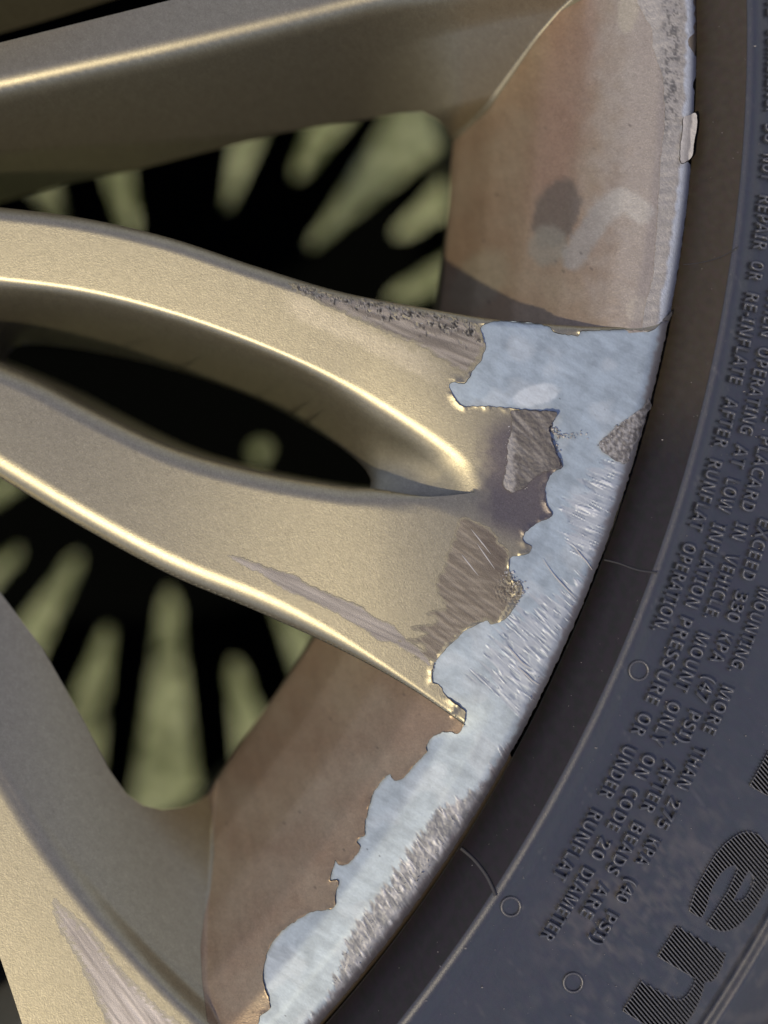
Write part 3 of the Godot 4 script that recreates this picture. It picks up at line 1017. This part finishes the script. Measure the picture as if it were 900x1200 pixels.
# ---------------------------------------------------------------- torn crumbs of paint and metal
func crumb_trail(m: Material) -> void:
	var rng := RandomNumberGenerator.new()
	rng.seed = 5
	var trails: Array = [
		[V(642, 500), V(655, 512), 26, 5.0, 3.4], [V(655, 510), V(690, 511), 26, 5.0, 3.0], [V(647, 515), V(659, 546), 22, 3.0, 2.8], [V(590, 566), V(618, 573), 18, 2.4, 2.6], [V(596, 500), V(594, 560), 26, 2.6, 2.2],
		[V(583, 674), V(600, 672), 20, 5.0, 3.2], [V(600, 676), V(614, 694), 40, 6.0, 3.6], [V(612, 696), V(600, 712), 14, 3.0, 2.6], [V(700, 524), V(740, 488), 24, 4.0, 2.6], [V(440, 362), V(556, 396), 50, 6.0, 2.2], [V(540, 440), V(566, 405), 20, 2.4, 2.0],
		[V(424, 1132), V(440, 1124), 22, 6.0, 3.2], [V(390, 1160), V(600, 880), 60, 12.0, 1.9], [V(505, 792), V(512, 770), 12, 2.0, 2.2], [V(620, 824), V(700, 660), 40, 9.0, 1.7],
	]
	var a := fresh()
	for t in trails:
		for i in int(t[2]):
			var p: Vector2 = t[0].lerp(t[1], rng.randf()) + Vector2(rng.randfn(0.0, 0.5), rng.randfn(0.0, 0.5)) * t[3]
			if V(p.x - HX, p.y - HY).length() > 1748.0:
				continue
			var size: float = t[4] * (0.35 + 0.75 * rng.randf() * rng.randf())
			var z := h_bare(p.x, p.y) - 2.6
			var k := rng.randf()
			var col := Color(0.24, 0.23, 0.21).lerp(Color(0.62, 0.61, 0.58), k)
			var turn := Basis.from_euler(Vector3(rng.randf() * 6.0, rng.randf() * 6.0, rng.randf() * 6.0))
			var at := pt(p.x, p.y, z)
			var corners: Array = []
			for q in [Vector3(1, 0, -0.5), Vector3(-0.6, 0.9, -0.4), Vector3(-0.5, -0.8, -0.5), Vector3(0.2, 0.1, 0.8), Vector3(-0.9, 0.2, 0.5)]:
				corners.append(at + turn * (q * Vector3(1.0, 0.8, 0.55) * (0.7 + 0.6 * rng.randf())) * size * PX)
			for f in [[0, 1, 3], [1, 4, 3], [4, 2, 3], [2, 0, 3], [0, 2, 1], [1, 2, 4]]:
				var n: Vector3 = (corners[f[1]] - corners[f[0]]).cross(corners[f[2]] - corners[f[0]]).normalized()
				if n.dot((corners[f[0]] + corners[f[1]] + corners[f[2]]) / 3.0 - at) < 0.0:
					n = -n
				var b: int = a[0].size()
				for c in f:
					a[0].append(corners[c])
					a[1].append(n)
					a[2].append(col)
				a[3].append_array([b, b + 1, b + 2])
	var o := done("paint_crumbs", a, m, rim)
	o.set_meta("kind", "stuff")

# ---------------------------------------------------------------- the tyre
func build_tyre(car_wheel: Node3D, m_rubber: Material, m_strip: Material) -> void:
	var th := thetas(0.12, -8.0, 52.0, 2.0)
	var prof: Array = []
	var r := 1757.0
	while r <= 2248.0:
		prof.append(V(r, tyre_z(r)))
		r += 2.5 if r < 1860.0 or r > 2115.0 else 8.0
	prof.append_array([V(2256, 160), V(2260, 300), V(2260, 1300), V(2250, 1440), V(2130, 1560), V(2000, 1620), V(1830, 1640), V(1762, 1600), V(1562, 1580), V(1562, 1540)])
	var a := fresh()
	lathe(prof, th, TX, TY, t_tyre, a)
	tyre = done("tyre", a, m_rubber, car_wheel)
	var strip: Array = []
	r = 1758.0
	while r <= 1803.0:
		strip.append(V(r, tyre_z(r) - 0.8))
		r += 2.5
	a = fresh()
	lathe(strip, th, TX, TY, func(x, y): return gray(Color(0.050, 0.041, 0.031).lerp(Color(0.024, 0.022, 0.024), smoothstep(430.0, 560.0, y)), 1.0 + 0.15 * nz(x, y, 8.0)), a)  # brown above, near black below: a shadow edge put into the rubber colour
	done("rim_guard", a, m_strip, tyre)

	# raised lettering, word by word: where it starts, where it ends
	var words: Array = [
		["HE", V(904, -6), V(904, 20)], ["CORNERING.", V(905, 34), V(904, 132)], ["DO", V(902, 146), V(901, 169)], ["NOT", V(900, 181), V(898, 213)], ["REPAIR", V(896, 229), V(889, 295)], ["OR", V(888, 306), V(884, 331)],
		["RE-INFLATE", V(882, 343), V(861, 452)], ["AFTER", V(857, 465), V(842, 527)], ["RUNFLAT", V(839, 537), V(814, 625)], ["OPERATION.", V(811, 635), V(770, 744)],
		["WHEN", V(905, 336), V(897, 397)], ["OPERATING", V(895, 406), V(874, 512)], ["AT", V(871, 520), V(863, 551)], ["LOW", V(860, 560), V(849, 604)], ["INFLATION", V(845, 612), V(811, 716)],
		["PRESSURE", V(808, 722), V(764, 829)], ["OR", V(761, 834), V(745, 866)], ["UNDER", V(741, 872), V(708, 940)], ["RUNFLAT", V(703, 947), V(654, 1036)],
		["THE", V(907, 462), V(899, 498)], ["PLACARD", V(897, 510), V(874, 602)], ["IN", V(871, 611), V(864, 636)], ["VEHICLE.", V(860, 648), V(833, 730)], ["MOUNT", V(828, 740), V(797, 814)], ["ONLY", V(794, 820), V(768, 877)],
		["ON", V(764, 881), V(748, 916)], ["CODE", V(744, 920), V(716, 977)], ["20", V(712, 979), V(697, 1012)], ["DIAMETER", V(693, 1014), V(641, 1109)],
		["EXCEED", V(898, 607), V(874, 683)], ["330", V(870, 691), V(857, 732)], ["KPA", V(853, 739), V(836, 780)], ["(47", V(832, 790), V(819, 825)], ["PSI).", V(815, 830), V(795, 880)], ["AFTER", V(788, 890), V(757, 957)],
		["BEADS", V(752, 962), V(717, 1030)], ["ARE", V(712, 1033), V(686, 1081)],
		["MOUNTING.", V(900, 688), V(862, 793)], ["MORE", V(856, 802), V(831, 864)], ["THAN", V(825, 873), V(799, 929)], ["275", V(795, 933), V(776, 977)], ["KPA", V(773, 980), V(752, 1020)], ["(40", V(747, 1029), V(729, 1064)], ["PSI)", V(724, 1067), V(699, 1113)],
	]
	var font := SystemFont.new()
	font.font_names = PackedStringArray(["Droid Sans"])
	font.font_weight = 700
	for w in words:
		letter_word(w[0], w[1], w[2], font, m_rubber)

	# the big hatched letters
	var e_out: Array = []
	for q in [V(150, 880), V(170, 800), V(205, 700), V(250, 600), V(320, 470), V(400, 340), V(480, 245), V(560, 180), V(640, 135), V(710, 120), V(790, 140), V(860, 190), V(930, 270), V(960, 350), V(955, 450), V(910, 610), V(850, 730), V(780, 850), V(700, 950), V(600, 1035), V(520, 1072), V(440, 1075), V(380, 1055), V(315, 1015), V(420, 850), V(520, 690), V(615, 475), V(590, 440), V(520, 460), V(450, 520), V(385, 620), V(340, 730), V(320, 830), V(270, 945), V(210, 925)]:
		e_out.append(V(790, 960) + q / 8.182)
	var e_eye: Array = []
	for q in [V(712, 500), V(745, 530), V(768, 590), V(740, 670), V(690, 750), V(640, 788), V(590, 780), V(575, 765), V(640, 640)]:
		e_eye.append(V(790, 960) + q / 8.182)
	hatched("hatched_letter", PackedVector2Array(e_out), [PackedVector2Array(e_eye)], m_rubber)
	var n_out: Array = []
	for q in [V(510, 40), V(905, 265), V(870, 370), V(830, 450), V(790, 488), V(735, 490), V(725, 540), V(690, 650), V(640, 750), V(570, 850), V(520, 900), V(400, 930), V(70, 725), V(220, 490), V(460, 620), V(540, 640), V(600, 590), V(645, 520), V(660, 465), V(355, 285)]:
		n_out.append(V(720, 1080) + q / 6.923)
	hatched("hatched_letter", PackedVector2Array(n_out), [], m_rubber)
	hatched("hatched_letter", PackedVector2Array([V(901, 880), V(879, 921), V(905, 935), V(940, 945), V(955, 905)]), [], m_rubber)

	# round vent marks
	for c in [V(749, 786), V(599, 1063), V(672, 1152)]:
		vent_mark(c, 11.0, m_rubber)
	# mould seams across the rim guard
	seam([V(708, 656), V(725, 660), V(748, 668), V(770, 671)], 1.3, m_strip)
	seam([V(540, 994), V(556, 1008), V(571, 1028), V(581, 1050)], 2.2, m_strip)
	seam([V(801, 310), V(820, 308), V(845, 301), V(865, 289)], 0.6, m_strip)

	# pale dust specks lying on the rubber
	var rng := RandomNumberGenerator.new()
	rng.seed = 11
	var mm := MultiMesh.new()
	mm.transform_format = MultiMesh.TRANSFORM_3D
	var sp := SphereMesh.new()
	sp.radius = 0.5
	sp.height = 0.6
	sp.radial_segments = 6
	sp.rings = 3
	var dm := StandardMaterial3D.new()
	dm.albedo_color = Color(0.62, 0.60, 0.57)
	dm.roughness = 0.9
	sp.material = dm
	mm.mesh = sp
	mm.instance_count = 420
	for i in 420:
		var t := deg_to_rad(rng.randf_range(-4.0, 46.0))
		var rr := rng.randf_range(1770.0, 2110.0)
		var p := world_of(TX + rr * cos(t), TY + rr * sin(t), tyre_z(rr) - 0.8)
		var s := PX * (0.7 + 1.6 * pow(rng.randf(), 4.0))
		mm.set_instance_transform(i, Transform3D(Basis().rotated(Vector3(0, 0, 1), rng.randf() * 6.0).scaled(Vector3(s * rng.randf_range(0.8, 2.0), s, s)), p))
	var dust := MultiMeshInstance3D.new()
	dust.name = "dust_specks"
	dust.multimesh = mm
	dust.set_meta("kind", "stuff")
	tyre.add_child(dust, true)

func letter_word(text: String, p0: Vector2, p1: Vector2, font: Font, m: Material) -> void:
	var tm := TextMesh.new()
	tm.text = text
	tm.font = font
	tm.font_size = 32
	tm.pixel_size = 1.0
	tm.depth = 4.0
	tm.curve_step = 2.0
	var src := tm.get_mesh_arrays()
	var vs: PackedVector3Array = src[Mesh.ARRAY_VERTEX]
	var ns: PackedVector3Array = src[Mesh.ARRAY_NORMAL]
	var ix: PackedInt32Array = src[Mesh.ARRAY_INDEX]
	if vs.is_empty():
		return
	var lo := vs[0]
	var hi := vs[0]
	for q in vs:
		lo = lo.min(q)
		hi = hi.max(q)
	# the cap height of the face, not this word's own extent
	var cap := 23.0
	var base_y := lo.y
	if "(" in text or ")" in text or "," in text:
		base_y = hi.y - cap - 1.5
	var s0 := on_tyre(p0.x, p0.y, 0.0)
	var s1 := on_tyre(p1.x, p1.y, 0.0)
	var c := world_of(TX, TY, 0.0)
	var th0 := atan2(c.y - s0.y, s0.x - c.x)
	var th1 := atan2(c.y - s1.y, s1.x - c.x)
	var r0 := V(s0.x - c.x, s0.y - c.y).length() / PX
	var r1 := V(s1.x - c.x, s1.y - c.y).length() / PX
	var row := 1836.0 + 26.5 * roundf(((r0 + r1) * 0.5 - 1836.0) / 26.5)
	r0 = row
	r1 = row
	var tall := 17.0
	var trim := 0.5 * tall / ((r0 + r1) * 0.5)
	th0 += trim * tan(maxf(th0, 0.0))
	th1 -= trim * tan(maxf(th1, 0.0))
	var bevel := {}
	for i in vs.size():
		if absf(ns[i].z) < 0.5:
			var key := Vector2i(roundi(vs[i].x * 16.0), roundi(vs[i].y * 16.0))
			bevel[key] = (bevel.get(key, Vector3.ZERO) as Vector3) + ns[i]
	var a := fresh()
	for i in vs.size():
		var q := vs[i]
		var f := (q.x - lo.x) / maxf(hi.x - lo.x, 0.001)
		var th := lerpf(th0, th1, f)
		var rr := lerpf(r0, r1, f) + ((q.y - base_y) / cap - 0.5) * tall
		var lift := 4.6 if q.z > 0.0 else -0.5
		a[0].append(world_of(TX + rr * cos(th), TY + rr * sin(th), tyre_z(rr) - lift))
		var n := ns[i]
		if n.z > 0.5:
			n = (n * 0.55 + (bevel.get(Vector2i(roundi(q.x * 16.0), roundi(q.y * 16.0)), Vector3.ZERO) as Vector3).normalized() * 0.85).normalized()
		# text x runs along the circle, text y outwards
		var along := Vector3(-sin(th), -cos(th), 0)
		var outw := Vector3(cos(th), -sin(th), 0)
		a[1].append((along * n.x + outw * n.y + Vector3(0, 0, n.z)).normalized())
		a[2].append(Color(0.066, 0.070, 0.080))
	a[3] = ix
	var o := done("raised_word", a, m, tyre)
	o.set_meta("label", "raised rubber lettering reading " + text.replace("(", "").replace(")", "").replace(".", ""))

func hatched(called: String, outline: PackedVector2Array, holes: Array, m: Material) -> void:
	var a := fresh()
	var dir := V(0.652, 0.758)
	var across := V(-dir.y, dir.x)
	var lo := 1e9
	var hi := -1e9
	for p in outline:
		lo = minf(lo, p.dot(across))
		hi = maxf(hi, p.dot(across))
	var k := floorf(lo / 4.0) * 4.0
	var col := Color(0.085, 0.088, 0.095)
	while k < hi:
		var mid := across * k
		var bar := PackedVector2Array([mid + across * -0.75 + dir * -3000.0, mid + across * 0.75 + dir * -3000.0, mid + across * 0.75 + dir * 3000.0, mid + across * -0.75 + dir * 3000.0])
		var pieces: Array = Geometry2D.intersect_polygons(bar, outline)
		for hole in holes:
			var left: Array = []
			for piece in pieces:
				left.append_array(Geometry2D.clip_polygons(piece, hole))
			pieces = left
		for piece in pieces:
			var s0 := 1e9
			var s1 := -1e9
			for p in piece:
				s0 = minf(s0, p.dot(dir))
				s1 = maxf(s1, p.dot(dir))
			var n := int((s1 - s0) / 12.0) + 1
			var base: int = a[0].size()
			for i in n + 1:
				var s := lerpf(s0, s1, float(i) / n)
				var c := mid - across * 0.0 + dir * s
				for e in 4:
					var wide: float = [-0.8, -0.4, 0.4, 0.8][e]
					var up: float = [0.0, 3.4, 3.4, 0.0][e]
					var q := c + across * wide
					a[0].append(on_tyre(q.x, q.y, up))
					var side := Vector3(across.x, -across.y, 0) * (wide * 0.9)
					a[1].append((side + Vector3(0, 0, 0.55)).normalized())
					a[2].append(col)
					if i > 0 and e > 0:
						var b := base + i * 4 + e
						a[3].append_array([b - 5, b - 4, b, b - 5, b, b - 1])
		k += 4.0
	# the letter's own ground: shade between the ridges put in as black
	done(called, a, m, tyre)
	a = fresh()
	var matt := mat("shaded_rubber", 0.0, 0.95, null, 0.0, 1.0)
	matt.metallic_specular = 0.1
	sheet(outline, holes, 8.0, func(u, v): return -on_tyre(u, v, 0.0).z / PX, func(u, v): return Color(0.005, 0.005, 0.006), 0.5, a)
	done("letter_ground", a, matt, tyre)
	for loop in [outline] + holes:
		var b := fresh()
		tube_line(loop, 0.7, 0.8, b, true)
		done("letter_border", b, m, tyre)

func tube_line(line: PackedVector2Array, w: float, up: float, a: Array, closed: bool) -> void:
	var n := line.size()
	var base: int = a[0].size()
	for i in n + (1 if closed else 0):
		var p := line[i % n]
		var p0 := line[(i - 1 + n) % n] if closed or i > 0 else p
		var p1 := line[(i + 1) % n] if closed or i < n - 1 else p
		var t := (p1 - p0).normalized()
		var s := V(-t.y, t.x)
		for e in 5:
			var ang := PI * e / 4.0
			var q := p + s * cos(ang) * w
			a[0].append(on_tyre(q.x, q.y, sin(ang) * w + up * sin(ang)))
			a[1].append((Vector3(s.x, -s.y, 0) * cos(ang) + Vector3(0, 0, sin(ang))).normalized())
			a[2].append(Color(0.05, 0.05, 0.052))
			if i > 0 and e > 0:
				var b := base + i * 5 + e
				a[3].append_array([b - 6, b - 5, b, b - 6, b, b - 1])

func vent_mark(c: Vector2, r: float, m: Material) -> void:
	var loop := PackedVector2Array()
	for i in 40:
		loop.append(c + V(cos(TAU * i / 40.0), sin(TAU * i / 40.0)) * r)
	var a := fresh()
	tube_line(loop, 1.7, 0.6, a, true)
	done("vent_mark", a, m, tyre)

func seam(pts: Array, w: float, m: Material) -> void:
	var a := fresh()
	tube_line(curve(pts).get_baked_points(), w, 2.0, a, false)
	done("mould_seam", a, m, tyre)

# ---------------------------------------------------------------- what lies behind the wheel
func build_panel() -> void:
	var zp := 1642.0
	var s := 1.0 + zp / EYE
	var c := V(CU + (200.0 - CU) * s, CV + (470.0 - CV) * s)
	var m := mat("black_paint", 0.0, 0.75, null, 0.0, 1.0)
	m.vertex_color_use_as_albedo = false
	m.albedo_color = Color(0.0022, 0.0026, 0.0025).linear_to_srgb()
	m.specular_mode = BaseMaterial3D.SPECULAR_DISABLED
	var panel := Node3D.new()
	panel.name = "garden_table"
	panel.set_meta("label", "black round slatted table top under the wheel")
	panel.set_meta("category", "table")
	add_child(panel)
	panel.position.y = FACE
	panel.rotation.x = -PI / 2.0
	# slots: direction, inner and outer distance, half widths, as fractions of the panel
	var slots: Array = [
		[V(-143, -232), 225.0, 300.0, 12.0, 20.0], [V(-58, -245), 215.0, 420.0, 14.0, 30.0], [V(72, -250), 245.0, 420.0, 7.0, 32.0], [V(170, -305), 320.0, 420.0, 16.0, 30.0],
		[V(232, -258), 255.0, 470.0, 9.0, 44.0], [V(300, -222), 345.0, 440.0, 14.0, 30.0], [V(300, -140), 300.0, 420.0, 14.0, 26.0], [V(330, 30), 300.0, 420.0, 12.0, 26.0], [V(300, 150), 300.0, 420.0, 12.0, 26.0],
		[V(148, 275), 270.0, 420.0, 14.0, 36.0], [V(84, 350), 330.0, 440.0, 14.0, 26.0], [V(-5, 360), 240.0, 485.0, 15.0, 42.0], [V(-96, 350), 290.0, 440.0, 12.0, 34.0], [V(-148, 245), 225.0, 420.0, 12.0, 34.0],
		[V(-200, 195), 260.0, 420.0, 10.0, 26.0], [V(-215, 110), 205.0, 420.0, 14.0, 26.0], [V(-300, 0), 240.0, 420.0, 12.0, 26.0], [V(-280, -120), 240.0, 420.0, 12.0, 26.0],
	]
	slots.sort_custom(func(p, q): return atan2(p[0].y, p[0].x) < atan2(q[0].y, q[0].x))
	var cuts: Array = []
	var dirs := PackedFloat32Array()
	for q in slots:
		var d: Vector2 = q[0].normalized()
		var n := V(-d.y, d.x)
		var loop := PackedVector2Array()
		for i in 9:
			var an := PI * i / 8.0
			loop.append(c + (d * (q[1] + q[3] * 1.6 - sin(an) * q[3] * 2.9) + n * cos(an) * q[3] * 0.85 * (1.0 + 0.25 * nz(q[1] * 3.0 + i * 9.0, q[2], 3.0))) * s)
		loop.append(c + (d * q[2] - n * q[4]) * s)
		loop.append(c + (d * (q[2] + 14.0) - n * q[4] * 0.6) * s)
		loop.append(c + (d * (q[2] + 14.0) + n * q[4] * 0.6) * s)
		loop.append(c + (d * q[2] + n * q[4]) * s)
		cuts.append(loop)
		dirs.append(d.angle())
	var r0 := 130.0 * s
	var r1 := 560.0 * s
	for i in slots.size():
		var a0 := dirs[i]
		var a1 := dirs[(i + 1) % slots.size()]
		if a1 < a0:
			a1 += TAU
		var sector := PackedVector2Array()
		for k in 7:
			sector.append(c + Vector2.from_angle(lerpf(a0, a1, k / 6.0)) * r1)
		for k in 7:
			sector.append(c + Vector2.from_angle(lerpf(a1, a0, k / 6.0)) * r0)
		var pieces: Array = [sector]
		for k in [i, (i + 1) % slots.size()]:
			var left: Array = []
			for piece in pieces:
				left.append_array(Geometry2D.clip_polygons(piece, cuts[k]))
			pieces = left
		for piece in pieces:
			var a := fresh()
			prism(piece, zp, zp + 26.0, a)
			done("slat", a, m, panel)
	# hub with its small round hole, in two halves, and the outer hoop
	var hole := PackedVector2Array()
	for k in 16:
		hole.append(V(CU + (305.0 - CU) * s, CV + (530.0 - CV) * s) + Vector2.from_angle(TAU * k / 16.0) * 13.0 * s)
	for half in 2:
		var d := PackedVector2Array()
		for k in 25:
			d.append(c + Vector2.from_angle(0.52 + PI * half + PI * k / 24.0) * (r0 + 1.0))
		for piece in Geometry2D.clip_polygons(d, hole):
			var a := fresh()
			prism(piece, zp - 3.0, zp + 29.0, a)
			done("hub_plate", a, m, panel)
	var big := 2900.0
	for quarter in 4:
		var d := PackedVector2Array()
		for k in 17:
			d.append(c + Vector2.from_angle(PI / 2.0 * (quarter + k / 16.0)) * big)
		for k in 17:
			d.append(c + Vector2.from_angle(PI / 2.0 * (quarter + 1.0 - k / 16.0)) * (r1 - 1.0))
		var a := fresh()
		prism(d, zp - 4.0, zp + 30.0, a)
		done("hoop", a, m, panel)
	for k in 4:
		var dir := Vector2.from_angle(PI / 4.0 + PI / 2.0 * k)
		var foot := c + dir * (big - 60.0)
		var knee := c + dir * (big - 260.0)
		var a := fresh()
		for e in 13:
			var an := TAU * e / 12.0
			var rad := Vector2.from_angle(an)
			var lo := world_of(foot.x + rad.x * 60.0, foot.y + rad.y * 60.0, 0.0)
			var hi := world_of(knee.x + rad.x * 90.0, knee.y + rad.y * 90.0, 0.0)
			a[0].append(Vector3(hi.x, hi.y, -(zp + 28.0) * PX))
			a[0].append(Vector3(lo.x, lo.y, -FACE))
			for q in 2:
				a[1].append(Vector3(rad.x, -rad.y, 0))
				a[2].append(Color.WHITE)
			if e > 0:
				var b := e * 2
				a[3].append_array([b - 2, b, b + 1, b - 2, b + 1, b - 1])
		done("leg", a, m, panel)

func build_place() -> void:
	# the lawn: one sheet to the horizon, patchy, with blades standing near the table
	var green := StandardMaterial3D.new()
	green.resource_name = "lawn"
	green.roughness = 0.95
	var gn := fnoise(FastNoiseLite.TYPE_SIMPLEX, 0.02, 4, 31)
	var im := gn.get_seamless_image(512, 512)
	im.convert(Image.FORMAT_RGBA8)
	for y in 512:
		for x in 512:
			var q := im.get_pixel(x, y).r
			im.set_pixel(x, y, Color(0.10, 0.13, 0.045).lerp(Color(0.60, 0.64, 0.36), smoothstep(0.2, 0.8, q)).linear_to_srgb())
	green.albedo_texture = ImageTexture.create_from_image(im)
	green.uv1_triplanar = true
	green.uv1_world_triplanar = true
	green.uv1_scale = Vector3.ONE * 1.7
	var g := PlaneMesh.new()
	g.size = Vector2(5.0, 5.0)
	g.material = green
	var soil := StandardMaterial3D.new()
	soil.resource_name = "added_earth"
	soil.albedo_color = Color(0.17, 0.125, 0.095).linear_to_srgb()  # unseen ground added so the spoke walls reflect brown instead of green
	soil.roughness = 0.95
	var far := PlaneMesh.new()
	far.size = Vector2(600, 600)
	far.material = soil
	var earth := MeshInstance3D.new()
	earth.name = "ground"
	earth.mesh = far
	earth.position.y = -0.01
	earth.set_meta("kind", "structure")
	earth.set_meta("label", "unseen brown earth added round the lawn")
	add_child(earth, true)
	var lawn := MeshInstance3D.new()
	lawn.name = "lawn"
	lawn.mesh = g
	lawn.set_meta("kind", "structure")
	lawn.set_meta("label", "sunlit green lawn far below the slats")
	add_child(lawn, true)
	var blade_mat := StandardMaterial3D.new()
	blade_mat.albedo_color = Color(0.40, 0.48, 0.21).linear_to_srgb()
	blade_mat.roughness = 0.8
	blade_mat.vertex_color_use_as_albedo = true
	blade_mat.backlight_enabled = true
	blade_mat.backlight = Color(0.3, 0.35, 0.1)
	var st := SurfaceTool.new()
	st.begin(Mesh.PRIMITIVE_TRIANGLES)
	for p in [Vector3(-0.0016, 0, 0), Vector3(0.0004, 0.034, 0.012), Vector3(0.0016, 0, 0)]:
		st.set_normal(Vector3(0, 0.8, -0.6))
		st.add_vertex(p)
	var blade := st.commit()
	blade.surface_set_material(0, blade_mat)
	var rng := RandomNumberGenerator.new()
	rng.seed = 3
	var mm := MultiMesh.new()
	mm.transform_format = MultiMesh.TRANSFORM_3D
	mm.use_colors = true
	mm.mesh = blade
	mm.instance_count = 26000
	for i in 26000:
		var p := Vector3(rng.randf_range(-1.1, 1.0), 0, rng.randf_range(-1.2, 1.2))
		var b := Basis.from_euler(Vector3(rng.randf_range(-0.5, 0.5), rng.randf() * TAU, 0)).scaled(Vector3.ONE * rng.randf_range(0.8, 2.2))
		mm.set_instance_transform(i, Transform3D(b, p))
		var k := rng.randf_range(0.6, 1.6)
		mm.set_instance_color(i, Color(k * 1.1, k, k * 0.9))
	var grass := MultiMeshInstance3D.new()
	grass.name = "grass"
	grass.multimesh = mm
	grass.set_meta("kind", "stuff")
	grass.set_meta("label", "grass blades of the lawn under the table")
	grass.set_meta("category", "grass")
	add_child(grass, true)
